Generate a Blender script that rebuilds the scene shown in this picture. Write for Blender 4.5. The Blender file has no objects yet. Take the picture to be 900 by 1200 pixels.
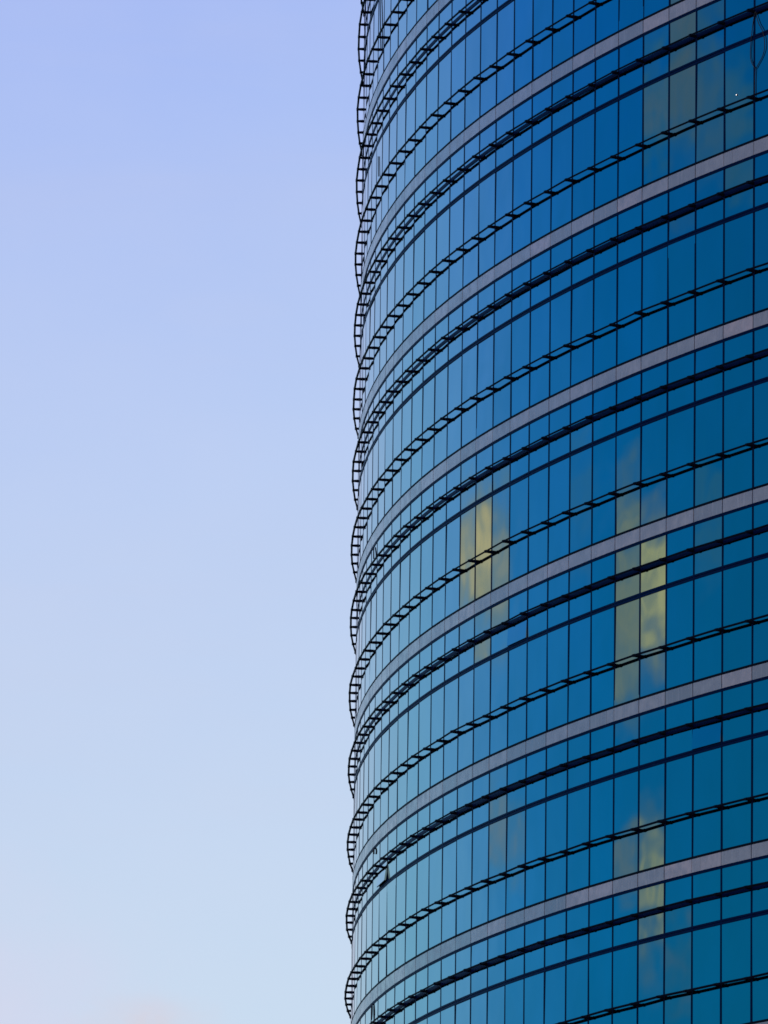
import bpy, math, random
from mathutils import Matrix, Vector
random.seed(7)
R_ = math.radians

# ------------------------------------------------------------------ scene
sc = bpy.context.scene
col = sc.collection
sc.view_settings.view_transform = 'Standard'
sc.view_settings.look = 'None'
sc.view_settings.gamma = 1.0
sc.view_settings.exposure = 0.0
sc.cycles.max_bounces = 6
sc.cycles.filter_width = 1.6

# ------------------------------------------------------------------ proportions (metres)
CAM_H = 1.6
AX, AY = 68.655, 200.673          # tower axis
RAD = 69.358                      # facade radius
N = 340                           # window bays round the tower
DTH = 2 * math.pi / N
TH0 = 0.272763                    # angle of bay line 0
Z0 = 41.566 + CAM_H               # top edge of spandrel of storey 0
STOREY = 4.0
J_TOP, J_BOT = -9, 10             # storeys, counted downwards
VIS_J = range(-3, 5)              # storeys in the photo
VIS_K = range(-15, 14)            # bay lines in the photo
PITCH, ROLL = 0.195265, -0.012947
FPX = 8926.85

def P(k, r, z):
    """point on bay line k (float), r metres proud of the facade, at height z (tower-local)"""
    k0 = math.floor(k); t = k - k0
    a0 = TH0 + k0 * DTH; a1 = a0 + DTH
    rr = (RAD + r)
    x0, y0 = -rr * math.cos(a0), -rr * math.sin(a0)
    if t < 1e-9: return (x0, y0, z)
    x1, y1 = -rr * math.cos(a1), -rr * math.sin(a1)
    return (x0 + (x1 - x0) * t, y0 + (y1 - y0) * t, z)

# ------------------------------------------------------------------ mesh builder
class MB:
    def __init__(s): s.v = []; s.f = []; s.c = []
    def hexa(s, a, b, tone=0.5):
        """a: four points of the back loop, b: four of the front loop"""
        i = len(s.v); s.v += list(a) + list(b)
        s.f += [(i, i+1, i+2, i+3), (i+7, i+6, i+5, i+4), (i, i+4, i+5, i+1), (i+1, i+5, i+6, i+2),
                (i+2, i+6, i+7, i+3), (i+3, i+7, i+4, i)]
        s.c += [tone] * 6
    def cell(s, k0, k1, r0, r1, z0, z1, gap=0.0, tone=0.5):
        g = gap / 1.29
        p = lambda k, r, z: P(k, r, z)
        # linear inside one bay
        def q(kk, r, z): return Vector(p(kk, r, z))
        def e(r, z):
            A, B = q(k0, r, z), q(k1, r, z)
            if gap: A, B = A.lerp(B, g), B.lerp(A, g)
            return A, B
        a0, b0 = e(r0, z0); a1, b1 = e(r0, z1); c0, d0 = e(r1, z0); c1, d1 = e(r1, z1)
        s.hexa([a0, b0, b1, a1], [c0, d0, d1, c1], tone)
    def ring(s, ks, r0, r1, z0, z1, closed):
        """rectangular bar that follows the facade from bay line to bay line"""
        base = len(s.v); n = len(ks)
        for k in ks:
            s.v += [P(k, r0, z0), P(k, r1, z0), P(k, r1, z1), P(k, r0, z1)]
        for i in range(n if closed else n - 1):
            a = base + 4 * i; b = base + 4 * ((i + 1) % n)
            for m in range(4):
                s.f.append((a + m, b + m, b + (m + 1) % 4, a + (m + 1) % 4)); s.c.append(0.5)
        if not closed:
            s.f += [(base + 3, base + 2, base + 1, base), (base + 4*n - 4, base + 4*n - 3, base + 4*n - 2, base + 4*n - 1)]
            s.c += [.5, .5]
    def round_ring(s, ks, rc, zc, rad, closed, seg=8):
        base = len(s.v); n = len(ks)
        for k in ks:
            for m in range(seg):
                a = 2 * math.pi * m / seg
                s.v.append(P(k, rc + rad * math.cos(a), zc + rad * math.sin(a)))
        for i in range(n if closed else n - 1):
            a = base + seg * i; b = base + seg * ((i + 1) % n)
            for m in range(seg):
                s.f.append((a + m, b + m, b + (m + 1) % seg, a + (m + 1) % seg)); s.c.append(.5)
    def tube(s, pts, rad, seg=6):
        pts = [Vector(p) for p in pts]; base = len(s.v); n = len(pts)
        for i, p in enumerate(pts):
            d = (pts[min(i+1, n-1)] - pts[max(i-1, 0)]).normalized()
            u = d.cross(Vector((0.3, 0.9, 0.2))).normalized(); w = d.cross(u)
            rr = rad[i] if isinstance(rad, (list, tuple)) else rad
            for m in range(seg):
                a = 2 * math.pi * m / seg
                s.v.append(p + u * rr * math.cos(a) + w * rr * math.sin(a))
        for i in range(n - 1):
            for m in range(seg):
                a = base + seg*i; b = a + seg
                s.f.append((a+m, a+(m+1) % seg, b+(m+1) % seg, b+m)); s.c.append(.5)
        s.f.append(tuple(base + m for m in range(seg))[::-1]); s.c.append(.5)
        s.f.append(tuple(base + seg*(n-1) + m for m in range(seg))); s.c.append(.5)
    def build(s, name, mat, parent=None, tone=False, smooth=False):
        me = bpy.data.meshes.new(name)
        me.from_pydata([tuple(v) for v in s.v], [], s.f)
        me.materials.append(mat)
        if tone:
            at = me.attributes.new('tone', 'FLOAT', 'FACE')
            at.data.foreach_set('value', s.c)
        if smooth: me.polygons.foreach_set('use_smooth', [True] * len(me.polygons))
        # consistent outward normals
        import bmesh
        bm = bmesh.new(); bm.from_mesh(me); bmesh.ops.recalc_face_normals(bm, faces=bm.faces); bm.to_mesh(me); bm.free()
        o = bpy.data.objects.new(name, me); col.objects.link(o)
        if parent: o.parent = parent
        return o

def empty(name, loc, parent=None):
    o = bpy.data.objects.new(name, None); o.location = loc; o.empty_display_size = 1
    col.objects.link(o)
    if parent: o.parent = parent
    return o

# ------------------------------------------------------------------ node helpers
class NT:
    def __init__(s, nt): s.nt = nt; s.n = nt.nodes; s.l = nt.links
    def put(s, sock, val):
        if isinstance(val, bpy.types.NodeSocket): s.l.new(val, sock)
        elif val is not None: sock.default_value = val
    def m(s, op, a, b=None, c=None, clamp=False):
        n = s.n.new('ShaderNodeMath'); n.operation = op; n.use_clamp = clamp
        s.put(n.inputs[0], a); s.put(n.inputs[1], b)
        if c is not None: s.put(n.inputs[2], c)
        return n.outputs[0]
    def mix(s, f, a, b, mode='MIX'):
        n = s.n.new('ShaderNodeMix'); n.data_type = 'RGBA'; n.blend_type = mode; n.clamp_factor = True
        s.put(n.inputs[0], f); s.put(n.inputs[6], a); s.put(n.inputs[7], b)
        return n.outputs[2]
    def noise(s, vec, scale, detail=3, rough=.5, dist=0):
        n = s.n.new('ShaderNodeTexNoise'); s.put(n.inputs['Vector'], vec)
        n.inputs['Scale'].default_value = scale; n.inputs['Detail'].default_value = detail
        n.inputs['Roughness'].default_value = rough; n.inputs['Distortion'].default_value = dist
        return n.outputs['Fac']
    def maprange(s, v, a, b, c=0., d=1., smooth=False):
        n = s.n.new('ShaderNodeMapRange'); n.interpolation_type = 'SMOOTHSTEP' if smooth else 'LINEAR'
        s.put(n.inputs[0], v); s.put(n.inputs[1], a); s.put(n.inputs[2], b); s.put(n.inputs[3], c); s.put(n.inputs[4], d)
        return n.outputs[0]
    def ramp(s, f, stops):
        n = s.n.new('ShaderNodeValToRGB'); s.put(n.inputs[0], f); e = n.color_ramp.elements
        while len(e) > 1: e.remove(e[-1])
        for i, (p, c) in enumerate(stops):
            el = e[0] if i == 0 else e.new(p)
            el.position = p; el.color = (*c, 1)
        return n.outputs[0]
    def mapping(s, vec, scale):
        n = s.n.new('ShaderNodeMapping'); s.put(n.inputs[0], vec); n.inputs[3].default_value = scale
        return n.outputs[0]

def material(name):
    m = bpy.data.materials.new(name); m.use_nodes = True
    return m, NT(m.node_tree), m.node_tree.nodes['Principled BSDF']

# reflective blue coated glass
glass, t, b = material('coated_glass')
tc = t.n.new('ShaderNodeTexCoord').outputs['Object']
at = t.n.new('ShaderNodeAttribute'); at.attribute_name = 'tone'
tone = at.outputs['Fac']
c = t.ramp(tone, [(0, (.185, .305, .39)), (.5, (.20, .325, .415)), (1, (.21, .335, .43))])
smudge = t.noise(t.mapping(tc, (.5, .5, .35)), 1.1, 5, .6)
c = t.mix(t.maprange(smudge, .35, .7, 0, .6), c, (.165, .285, .34, 1))
rain = t.noise(t.mapping(tc, (4, 4, .25)), 1.3, 4, .65)
c = t.mix(t.maprange(rain, .5, .8, 0, .35), c, (.25, .33, .38, 1))
t.put(b.inputs['Base Color'], c)
b.inputs['Metallic'].default_value = 1
b.inputs['Roughness'].default_value = .03
bump = t.n.new('ShaderNodeBump'); bump.inputs['Distance'].default_value = .0048; bump.inputs['Strength'].default_value = 1
t.put(bump.inputs['Height'], t.noise(tc, .9, 1, .4)); t.put(b.inputs['Normal'], bump.outputs[0])

# spandrel stone
stone, t, b = material('grey_pink_stone')
tc = t.n.new('ShaderNodeTexCoord').outputs['Object']
at = t.n.new('ShaderNodeAttribute'); at.attribute_name = 'tone'
c = t.ramp(at.outputs['Fac'], [(0, (.32, .325, .34)), (.35, (.43, .42, .43)), (.65, (.51, .475, .475)), (1, (.64, .535, .52))])
blot = t.noise(tc, 3.2, 5, .65)
c = t.mix(t.maprange(blot, .38, .62, 0, .6), c, (.30, .30, .33, 1))
streak = t.noise(t.mapping(tc, (9, 9, .9)), 1.5, 3, .6)
c = t.mix(t.maprange(streak, .52, .75, 0, .4), c, (.62, .60, .62, 1))
t.put(b.inputs['Base Color'], c)
t.put(b.inputs['Roughness'], t.maprange(blot, .3, .7, .16, .34))
b.inputs['IOR'].default_value = 1.75

# black painted metal of the rails
black, t, b = material('black_metal')
tc = t.n.new('ShaderNodeTexCoord').outputs['Object']
t.put(b.inputs['Base Color'], t.mix(t.noise(tc, 6, 3), (.002, .004, .012, 1), (.008, .010, .022, 1)))
b.inputs['Roughness'].default_value = .55
b.inputs['Specular IOR Level'].default_value = .02

# navy anodised frames
navy, t, b = material('navy_anodised_metal')
tc = t.n.new('ShaderNodeTexCoord').outputs['Object']
t.put(b.inputs['Base Color'], t.mix(t.noise(tc, 4, 3), (.001, .008, .050, 1), (.002, .014, .080, 1)))
b.inputs['Roughness'].default_value = .45
b.inputs['Specular IOR Level'].default_value = .02

dark, t, b = material('dark_core_concrete')
t.put(b.inputs['Base Color'], t.mix(t.noise(t.n.new('ShaderNodeTexCoord').outputs['Object'], .5), (.02, .02, .025, 1), (.04, .04, .045, 1)))
b.inputs['Roughness'].default_value = .9

cablem, t, b = material('dark_rubber_cable')
t.put(b.inputs['Base Color'], t.mix(t.noise(t.n.new('ShaderNodeTexCoord').outputs['Object'], 9), (.006, .008, .02, 1), (.015, .018, .03, 1)))
b.inputs['Roughness'].default_value = .7

groundm, t, b = material('pavement')
tc = t.n.new('ShaderNodeTexCoord').outputs['Object']
t.put(b.inputs['Base Color'], t.mix(t.noise(tc, .05, 6), (.06, .065, .07, 1), (.13, .13, .13, 1)))
b.inputs['Roughness'].default_value = .9

lampm, t, b = material('lit_lamp_glass')
b.inputs['Base Color'].default_value = (.9, .9, .85, 1)
b.inputs['Emission Color'].default_value = (1, .95, .85, 1)
b.inputs['Emission Strength'].default_value = 2.2

# ------------------------------------------------------------------ ground
me = bpy.data.meshes.new('ground')
S = 30000
me.from_pydata([(-S, -S, 0), (S, -S, 0), (S, S, 0), (-S, S, 0)], [], [(0, 1, 2, 3)])
me.materials.append(groundm)
g = bpy.data.objects.new('ground', me); col.objects.link(g); g['kind'] = 'structure'

# ------------------------------------------------------------------ camera
cd = bpy.data.cameras.new('camera'); cam = bpy.data.objects.new('camera', cd); col.objects.link(cam)
cd.sensor_fit = 'VERTICAL'; cd.sensor_height = 24; cd.sensor_width = 18
cd.lens = FPX / 1200 * 24
cd.clip_start = .5; cd.clip_end = 60000
U = Vector((0, -math.sin(PITCH), math.cos(PITCH))); F = Vector((0, math.cos(PITCH), math.sin(PITCH))); X = Vector((1, 0, 0))
cr, sr = math.cos(ROLL), math.sin(ROLL)
right = X * cr - U * sr; up = X * sr + U * cr
M = Matrix((right, up, -F)).transposed().to_4x4(); M.translation = Vector((0, 0, CAM_H))
cam.matrix_world = M
sc.camera = cam

def pix(p):                         # where a tower-local point shows, in 900x1200 units (used only to rank panes by size)
    q = Vector(p) + Vector((AX, AY, -CAM_H))
    d = q.dot(F)
    return 450 + FPX * q.dot(right) / d, 600 - FPX * q.dot(up) / d

# ------------------------------------------------------------------ the tower
tower = empty('glass_tower', (AX, AY, 0))
tower['label'] = 'tall round office tower clad in blue mirror glass with projecting black rails on every floor'
tower['category'] = 'tower'

# heights below the top edge of each storey's spandrel
SP_B, LN_B = -.312, -.374          # spandrel bottom, transom under it
RB = -.965                         # ring B
T0, T1 = -1.518, -1.634            # double transom
RA = -2.99                        # ring A
LN_T = -3.944                      # black line above the next spandrel
ROWS = {'a': (LN_B, -.915), 'b': (-1.015, T0), 'c': (T1, LN_T)}

ks_all = list(range(N))
ks_vis = [k % N for k in ks_all]
OPEN = {(2, 'b', 3): 3.2, (3, 'b', -7): 8.0, (3, 'b', 11): 3.4}

def pane(mb, j, row, k, tone, tilt=None):
    zt, zb = (Z0 - STOREY * j + h for h in ROWS[row])
    A, B = Vector(P(k, 0, 0)), Vector(P(k + 1, 0, 0))
    ex = (B - A).normalized(); nrm = Vector((ex.y, -ex.x, 0))
    mid = (A + B) / 2
    if nrm.dot(mid) < 0: nrm = -nrm
    w = (B - A).length / 2 - .008; h = (zt - zb) / 2 + .012
    if tilt:
        h = (zt - zb) / 2 - .004
    cz = (zt + zb) / 2
    pts = []
    ty = random.gauss(0, .0012); tx = random.gauss(0, .0028)
    for r in (-.03, -.001 if not tilt else .012):
        for sx, sz in ((-1, -1), (1, -1), (1, 1), (-1, 1)):
            dr = r + sx * w * ty + sz * h * tx
            z = cz + sz * h
            if tilt:
                a = R_(tilt); dd = (zt - z)
                dr += dd * math.sin(a); z = zt - dd * math.cos(a) + r * math.sin(a) * -1
            p = mid + ex * (sx * w) + nrm * dr
            pts.append(Vector((p.x, p.y, z)))
    mb.hexa(pts[:4], pts[4:], tone)

def shown(j, row, k):
    zt, zb = (Z0 - STOREY * j + h for h in ROWS[row])
    q = [pix(P(k, 0, zb)), pix(P(k+1, 0, zb)), pix(P(k+1, 0, zt)), pix(P(k, 0, zt))]
    cx0, cx1 = max(0, min(a[0] for a in q)), min(900, max(a[0] for a in q))
    if cx1 <= cx0: return 0
    n = 0
    for i in range(8):
        for m in range(12):
            u, v = (i + .5) / 8, (m + .5) / 12
            x = (q[0][0] * (1-u) + q[1][0] * u) * (1-v) + (q[3][0] * (1-u) + q[2][0] * u) * v
            y = (q[0][1] * (1-u) + q[1][1] * u) * (1-v) + (q[3][1] * (1-u) + q[2][1] * u) * v
            n += 0 <= x <= 900 and 0 <= y <= 1200
    area = abs(q[1][0] - q[0][0]) * abs(q[3][1] - q[0][1])
    return area * n / 96

tones = {}
def tone_of(j, row, k):
    return min(1, max(0, random.gauss(.5, .2)))

rank = []
for j in VIS_J:
    for row in ROWS:
        for k in range(-6, 14):
            if (j, row, k) not in OPEN:
                a = shown(j, row, k)
                if a > 0: rank.append((a, j, row, k))
rank.sort(reverse=True)
single = {(j, row, k) for a, j, row, k in rank[:100 - len(OPEN)]}
rest = MB()
for j in range(J_TOP, J_BOT):
    for row in ROWS:
        for kk in range(N):
            k = kk if kk < N - 60 else kk - N
            key = (j, row, k)
            tn = tone_of(*key)
            if key in OPEN:
                mb = MB(); pane(mb, j, row, k, .25, OPEN[key])
                o = mb.build('window_pane', glass, tower, tone=True)
                o['label'] = 'small vent window pushed open at its lower edge'
                # dark reveal seen beside the open sash
                rv = MB(); zt, zb = (Z0 - STOREY * j + h for h in ROWS[row])
                rv.cell(k + .01, k + .99, -.16, -.10, zb, zt)
                rv.build('window_reveal', dark, tower)
                st = MB(); s_ = math.sin(R_(OPEN[key])) * (zt - zb)
                # side stays and bottom rail of the sash
                bot = Vector(P(k + .985, s_ - .01, zb + .01)); topp = Vector(P(k + .985, .0, zt - .05))
                st.tube([topp, bot], .011); st.tube([Vector(P(k + .02, s_ - .012, zb + .012)), bot], .013)
                st.tube([Vector(P(k + .985, -.08, zb + .12)), bot], .008)
                st.build('window_stay', black, o)
            elif key in single:
                mb = MB(); pane(mb, j, row, k, tn); mb.build('window_pane', glass, tower, tone=True)
            else:
                pane(rest, j, row, k, tn)
o = rest.build('window_pane', glass, tower, tone=True); o['kind'] = 'stuff'
o['label'] = 'all the smaller mirror glass panes of the facade'

# dark core behind the curtain wall, with roof and floor
core = MB(); seg = N
zlo, zhi = 0.0, Z0 - STOREY * J_TOP + .4
v0 = [P(k, -.2, zlo) for k in range(N)]; v1 = [P(k, -.2, zhi) for k in range(N)]
core.v = v0 + v1
core.f = [(i, (i+1) % N, N + (i+1) % N, N + i) for i in range(N)] + [tuple(range(N))[::-1], tuple(range(N, 2*N))]
core.c = [.5] * len(core.f)
core.build('core_wall', dark, tower)

# horizontal members
def storey_bars(j):
    z = Z0 - STOREY * j
    return [
        ('transom', navy, [(-.02, .010, z + SP_B - .024, z + SP_B + .004), (-.02, .004, z + SP_B - .034, z + SP_B - .024), (-.02, .012, z + LN_B, z + SP_B - .034)]),
        ('transom', navy, [(-.02, .010, z + T0 - .044, z + T0), (-.02, -.004, z + T0 - .060, z + T0 - .044), (-.02, .012, z + T1, z + T0 - .060)]),
        ('transom', black, [(-.02, .015, z - STOREY + .001, z + LN_T)]),
        ('transom', navy, [(-.02, .010, z + RB - .05, z + RB + .05)]),
    ]

RAILS = (('A', RA, .150), ('B', RB, .150))
others = MB(); others_black = MB(); brk_rest = MB()
brks = []
def jit(k, zc):
    q = random.Random(int(k) * 7919 + int(round(zc * 100)))
    return q.gauss(0, .004), q.gauss(0, .006)
def rail_plate(mb, rp, zc):
    # sloping plate rail: section in (r, z), rising towards the glass
    sec = [(.018, -.031), (.030, .010), (-.011, .034), (-.024, -.006)]
    base = len(mb.v)
    for k in ks_all:
        for r_, z_ in sec: mb.v.append(P(k, rp + jit(k, zc)[0] + r_, zc + jit(k, zc)[1] + z_))
    for i in range(N):
        a = base + 4 * i; b = base + 4 * ((i + 1) % N)
        for m in range(4):
            mb.f.append((a + m, b + m, b + (m + 1) % 4, a + (m + 1) % 4)); mb.c.append(.5)
def at(p, z): return Vector((p.x, p.y, z))
def bracket(mb, k, zc, rp):
    # arm from the mullion out to the rail, deeper at the wall, with a clamp over the rail
    dr, dz = jit(k % N, zc); rp = rp + dr; zc = zc + dz
    def sec(r, hw, z0, z1):
        A, B = Vector(P(k - hw/1.28, r, 0)), Vector(P(k + hw/1.28, r, 0))
        return [at(A, z0), at(B, z0), at(B, z1), at(A, z1)]
    mb.hexa(sec(.004, .030, zc - .040, zc + .030), sec(rp, .026, zc - .028, zc + .022))
    mb.hexa(sec(rp - .020, .036, zc - .030, zc + .040), sec(rp + .035, .036, zc - .036, zc + .026))

for j in range(J_TOP, J_BOT):
    vis = j in VIS_J
    for nm, mt, bars in storey_bars(j):
        mb = MB() if vis else (others if mt is navy else others_black)
        for (r0, r1, z0, z1) in bars: mb.ring(ks_all, r0, r1, z0, z1, True)
        if vis: mb.build(nm, mt, tower)
    for ring_name, h, rp in RAILS:
        zc = Z0 - STOREY * j + h
        if vis:
            root = MB(); rail_plate(root, rp, zc)
            ro = root.build('maintenance_rail', black, tower)
            for k in range(N):
                kk = k if k < N - 60 else k - N
                if -17 <= kk <= 14:
                    x, y = pix(P(kk, rp, zc))
                    on = -5 < x < 905 and -5 < y < 1205 and kk >= -14
                    brks.append((kk if on else -99, kk, zc, rp, ro))
                else: bracket(brk_rest, kk, zc, rp)
        else:
            rail_plate(others_black, rp, zc)
            for k in range(N): bracket(others_black, k, zc, rp)
brks.sort(key=lambda q: (-q[0], q[2]))
brks_one, brks_many = brks[:100], brks[100:]
for _, k, zc, rp, ro in brks_one:
    mb = MB(); bracket(mb, k, zc, rp); mb.build('bracket', black, ro)
for _, k, zc, rp, ro in brks_many: bracket(brk_rest, k, zc, rp)
o = brk_rest.build('bracket', black, tower); o['kind'] = 'stuff'
o = others.build('transom', navy, tower); o['kind'] = 'stuff'
o = others_black.build('maintenance_rail', black, tower); o['kind'] = 'stuff'

# spandrel bands: one stone panel per bay
rest_sp = MB()
PINK = {8, 9, 0, 1, 2}
for j in range(J_TOP, J_BOT):
    mb = MB() if j in VIS_J else rest_sp
    z = Z0 - STOREY * j
    for k in range(N):
        tn = min(1, max(0, random.gauss(.47, .36)))
        if random.random() < .06:      # a few panels were replaced by two pieces
            s_ = random.choice((.3, .7))
            mb.cell(k, k + s_, -.02, .013, z + SP_B + .006, z - .002, .010, tn)
            mb.cell(k + s_, k + 1 - 1e-6, -.02, .013, z + SP_B + .006, z - .002, .006, min(1, tn + .15))
        else:
            mb.cell(k, k + 1 - 1e-6, -.02, .013, z + SP_B + .006, z - .002, .017, tn)
    if j in VIS_J: mb.build('spandrel_band', stone, tower, tone=True)
o = rest_sp.build('spandrel_band', stone, tower, tone=True); o['kind'] = 'stuff'

# vertical mullions
zlo_m, zhi_m = Z0 - STOREY * J_BOT, Z0 - STOREY * J_TOP
rest_m = MB()
for kk in range(N):
    k = kk if kk < N - 60 else kk - N
    mb = MB() if k in VIS_K else rest_m
    hw = .034 / 1.28
    mb.cell(k, k + hw, -.02, .005, zlo_m, zhi_m)
    a = Vector(P(k - hw, -.02, 0)); b_ = Vector(P(k, -.02, 0)); c_ = Vector(P(k - hw, .005, 0)); d_ = Vector(P(k, .005, 0))
    mb.hexa([at(a, zlo_m), at(b_, zlo_m), at(b_, zhi_m), at(a, zhi_m)], [at(c_, zlo_m), at(d_, zlo_m), at(d_, zhi_m), at(c_, zhi_m)])
    if k in VIS_K: mb.build('mullion', navy, tower)
o = rest_m.build('mullion', navy, tower); o['kind'] = 'stuff'

# ------------------------------------------------------------------ loose things on the facade
def H(s): return Z0 - STOREY * s
def curve(pts, n=6):
    out = []
    for i in range(len(pts) - 1):
        p0 = Vector(pts[max(i-1, 0)]); p1 = Vector(pts[i]); p2 = Vector(pts[i+1]); p3 = Vector(pts[min(i+2, len(pts)-1)])
        for m in range(n):
            t_ = m / n
            out.append(.5 * ((2*p1) + (p2-p0)*t_ + (2*p0-5*p1+4*p2-p3)*t_*t_ + (3*p1-p0-3*p2+p3)*t_**3))
    out.append(Vector(pts[-1])); return out
def cable(label, strands, rad=.009, group=None):
    base = Vector(P(*strands[0][0][:1], strands[0][0][2], H(strands[0][0][1])))
    mb = MB()
    for st in strands:
        pts = curve([Vector(P(k, r, H(s))) - base for k, s, r in st])
        mb.tube(pts, rad)
    o = mb.build('hanging_cable', cablem, None, smooth=True)
    o.location = base + Vector((AX, AY, 0))
    o['label'] = label; o['category'] = 'cable'
    if group: o['group'] = group
    return o
gp = 'cables hanging from the facade rails'
cable('long looped cable hanging in two strands over the glass at the top right corner',
      [[(13.04, -.752, .02), (12.97, -.68, .02), (12.90, -.56, .02), (12.91, -.48, .02), (13.05, -.42, .02)],
       [(13.06, -.752, .02), (13.16, -.68, .03), (13.30, -.62, .03), (13.37, -.54, .03), (13.30, -.48, .02), (13.08, -.42, .02)],
       [(13.06, -.42, .02), (13.04, -.36, .02), (13.04, -.26, .02)]], .010, gp)
cable('straight dark cable hanging beside the left edge of the tower near the top',
      [[(-8.62, -2.56, .02), (-8.52, -2.44, .025), (-8.44, -2.32, .025), (-8.36, -2.2, .02)]], .015, gp)
cable('short dark cable end dangling under the second highest left ladder rail',
      [[(-8.60, -1.50, .02), (-8.56, -1.43, .02), (-8.51, -1.36, .02)]], .013, gp)
cable('narrow loop of cable dangling under the lowest grey band at the left edge',
      [[(-7.75, 4.09, .02), (-7.80, 4.14, .03), (-7.74, 4.19, .03), (-7.66, 4.15, .03), (-7.7, 4.09, .02)]], .014, gp)
cable('short hooked cable under the grey band two floors above the bottom left',
      [[(-7.75, 3.09, .02), (-7.72, 3.11, .035), (-7.74, 3.13, .03)]], .024, gp)
cable('short cable tail under the grey band left of the yellow reflections',
      [[(-8.48, 1.10, .02), (-8.40, 1.14, .03), (-8.38, 1.18, .03)]], .018, gp)

# small lit lamp above the upper rail, top right
lamp = empty('wall_lamp', Vector(P(12.42, 0, H(-.312))) + Vector((AX, AY, 0)))
lamp['label'] = 'tiny white lamp glowing against the glass near the top right corner'
lamp['category'] = 'lamp'
def local(k, s, r): return Vector(P(k, r, H(s))) - Vector(P(12.42, 0, H(-.312)))
mb = MB(); mb.tube([local(12.42, -.312, -.01), local(12.42, -.312, .0125)], .024, 12); mb.build('lamp_base', navy, lamp)
mb = MB(); mb.tube([local(12.42, -.312, .013), local(12.42, -.312, .018), local(12.42, -.312, .024)], [.011, .011, .008], 12)
mb.build('lamp_glass', lampm, lamp, smooth=True)

# ------------------------------------------------------------------ sun (low, behind the tower)
SUN_EL, SUN_AZ = 4.0, 62.0
sd = bpy.data.lights.new('sun', 'SUN'); sd.energy = .6; sd.angle = R_(3); sd.color = (1, .8, .6)
so = bpy.data.objects.new('sun', sd); col.objects.link(so)
dirv = Vector((math.sin(R_(SUN_AZ)) * math.cos(R_(SUN_EL)), math.cos(R_(SUN_AZ)) * math.cos(R_(SUN_EL)), math.sin(R_(SUN_EL))))
so.rotation_euler = dirv.to_track_quat('Z', 'Y').to_euler()

# ------------------------------------------------------------------ dusk sky
w = bpy.data.worlds.new('World'); sc.world = w; w.use_nodes = True
t = NT(w.node_tree); bg = w.node_tree.nodes['Background']
sky = t.n.new('ShaderNodeTexSky'); sky.sky_type = 'NISHITA'; sky.sun_disc = False
sky.sun_elevation = R_(SUN_EL); sky.sun_rotation = R_(SUN_AZ)
sky.air_density = 1.0; sky.dust_density = .6; sky.ozone_density = 3.0
gen = t.n.new('ShaderNodeTexCoord').outputs['Generated']
sep = t.n.new('ShaderNodeSeparateXYZ'); t.put(sep.inputs[0], gen)
x, y, z = sep.outputs
az = t.m('MULTIPLY', t.m('ARCTAN2', x, y), 180 / math.pi)
el = t.m('MULTIPLY', t.m('ARCSINE', z), 180 / math.pi)
K = .8
def azr(stops):
    return t.ramp(t.maprange(az, -180, 180), [((a + 180) / 360, tuple(min(1, v * K) for v in c_)) for a, c_ in stops])
hue = azr([(-180, (.95, .80, .74)), (-130, (1.15, .90, .80)), (-95, (.60, .56, .62)), (-64, (.001, .235, .50)), (-60, (.001, .26, .545)),  # unseen warm glow left of and behind camera, added to light the spandrels
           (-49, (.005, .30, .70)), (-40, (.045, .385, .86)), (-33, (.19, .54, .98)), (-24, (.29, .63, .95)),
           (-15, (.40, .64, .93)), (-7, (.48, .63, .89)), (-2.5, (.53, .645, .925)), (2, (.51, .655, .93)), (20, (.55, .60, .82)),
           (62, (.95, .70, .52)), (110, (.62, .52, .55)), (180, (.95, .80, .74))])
vert = t.ramp(t.maprange(el, -10, 90), [(p_, tuple(v / 1.35 for v in c_)) for p_, c_ in
        [(0, (.35, .36, .36)), (.095, (.5, .5, .5)), (.105, (1.30, 1.22, .92)), (.1735, (1.16, 1.14, .975)), (.212, (1, 1, 1)),
         (.2504, (.75, .80, 1.02)), (.35, (.66, .68, .95)), (1, (.42, .5, .85))]])
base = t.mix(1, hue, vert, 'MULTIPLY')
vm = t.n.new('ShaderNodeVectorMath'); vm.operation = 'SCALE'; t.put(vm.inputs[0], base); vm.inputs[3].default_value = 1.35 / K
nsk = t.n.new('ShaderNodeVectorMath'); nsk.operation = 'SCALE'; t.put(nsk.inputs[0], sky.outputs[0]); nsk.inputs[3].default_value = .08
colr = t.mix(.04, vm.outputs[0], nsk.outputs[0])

# cloud field in sky directions (degrees)
comb = t.n.new('ShaderNodeCombineXYZ'); t.put(comb.inputs[0], az); t.put(comb.inputs[1], el)
deg = comb.outputs[0]
east = t.maprange(az, -30, -6)            # the pale veil lies only in the brighter part of the sky
n1 = t.noise(t.mapping(deg, (.9, 1.4, 1)), 1.0, 5, .6, .3)
n2 = t.noise(t.mapping(deg, (4.5, 2.4, 1)), 1.0, 5, .65)
n3 = t.noise(t.mapping(deg, (.5, .8, 1)), 1.0, 4, .6)
colr = t.mix(t.m('MULTIPLY', east, t.maprange(n3, .35, .7, 0, .07)), colr, (.72, .74, .86, 1))
wisp = t.noise(t.mapping(deg, (.12, .7, 1)), 1.0, 5, .6, .4)
colr = t.mix(t.m('MULTIPLY', east, t.maprange(wisp, .45, .8, 0, .16)), colr, (.62, .60, .72, 1))
deep = t.maprange(az, -28, -36)
colr = t.mix(t.m('MULTIPLY', deep, t.maprange(wisp, .42, .7, 0, .22)), colr, (.004, .25, .50, 1))
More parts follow.
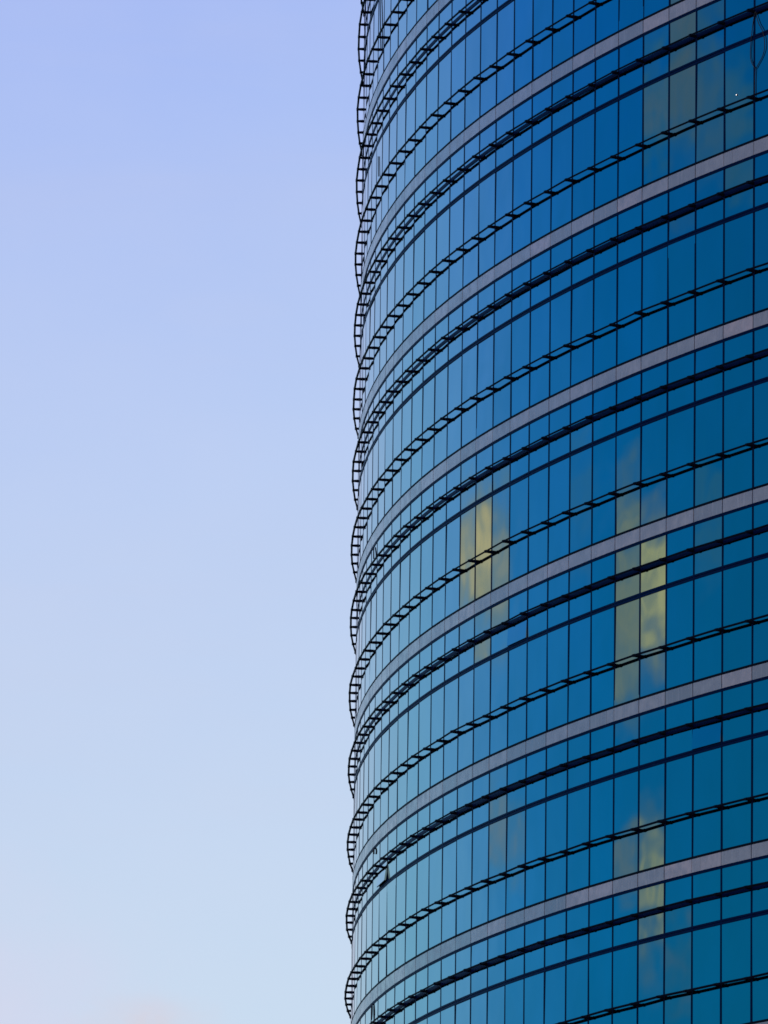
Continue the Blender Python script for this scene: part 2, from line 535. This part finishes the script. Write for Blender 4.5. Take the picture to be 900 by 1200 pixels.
def cloud(colr, a, e, sa, se, c1, c0, dens=1., soft=.5, namp=.9):
    dx = t.m('DIVIDE', t.m('SUBTRACT', az, a), sa); dy = t.m('DIVIDE', t.m('SUBTRACT', el, e), se)
    d = t.m('SQRT', t.m('ADD', t.m('MULTIPLY', dx, dx), t.m('MULTIPLY', dy, dy)))
    d = t.m('ADD', d, t.m('MULTIPLY', t.m('SUBTRACT', n1, .5), namp * 2))
    d = t.m('ADD', d, t.m('MULTIPLY', t.m('SUBTRACT', n2, .5), .55))
    f = t.maprange(d, 1 + soft / 2, 1 - soft / 2, 0, dens, True)
    thick = t.maprange(d, .95, .35, 0, 1, True)
    cc = t.mix(t.m('MULTIPLY', t.maprange(n2, .36, .56), thick), (*c0, 1), (*c1, 1))
    return t.mix(f, colr, cc)
colr = cloud(colr, -35.4, 10.78, 3.2, .55, (.95, .70, .35), (.28, .42, .42), .85, .9, .4)
colr = cloud(colr, -34.2, 10.88, 2.2, .40, (1.2, .86, .38), (.50, .50, .36), .85, 1.0, .4)
colr = cloud(colr, -51.3, 10.60, 1.3, .68, (.60, .52, .28), (.22, .35, .36), .85, .9, .35)
colr = cloud(colr, -53.45, 10.70, 1.1, .66, (1.25, .92, .36), (.38, .41, .32), .95, 1.0, .35)
colr = cloud(colr, -51.2, 8.55, 1.0, .24, (.40, .39, .28), (.18, .33, .36), .7, 1.2, .4)
colr = cloud(colr, -53.40, 8.40, .75, .56, (.95, .74, .32), (.22, .34, .34), .85, 1.2, .4)
colr = cloud(colr, -55.4, 7.85, .9, .28, (.24, .30, .30), (.08, .29, .36), .5, 1.3, .5)
colr = cloud(colr, -56.4, 14.50, 2.2, .56, (.26, .28, .26), (.10, .26, .32), .85, 1.2, .4)
colr = cloud(colr, -53.6, 14.2, 1.0, .45, (.24, .30, .28), (.06, .27, .36), .75, 1.0, .4)
colr = cloud(colr, -60.4, 14.0, .9, .28, (.12, .27, .33), (.06, .26, .38), .7, .9, .4)
colr = cloud(colr, -38.3, 8.85, 1.7, .34, (.46, .42, .30), (.20, .38, .44), .6, 1.1, .4)
colr = cloud(colr, -58.1, 11.2, .8, .40, (.08, .30, .42), (.04, .28, .5), .7, 1.0, .5)
colr = cloud(colr, -47.0, 11.3, 1.6, .28, (.1, .33, .5), (.06, .33, .65), .5, 1.2, .5)
colr = cloud(colr, -3.4, 7.35, 1.2, .8, (.68, .67, .84), (.66, .67, .85), .6, 1.8, .5)
colr = cloud(colr, -1.70, 7.25, .40, .22, (.72, .62, .66), (.67, .65, .74), .6, 1.6, 1.1)
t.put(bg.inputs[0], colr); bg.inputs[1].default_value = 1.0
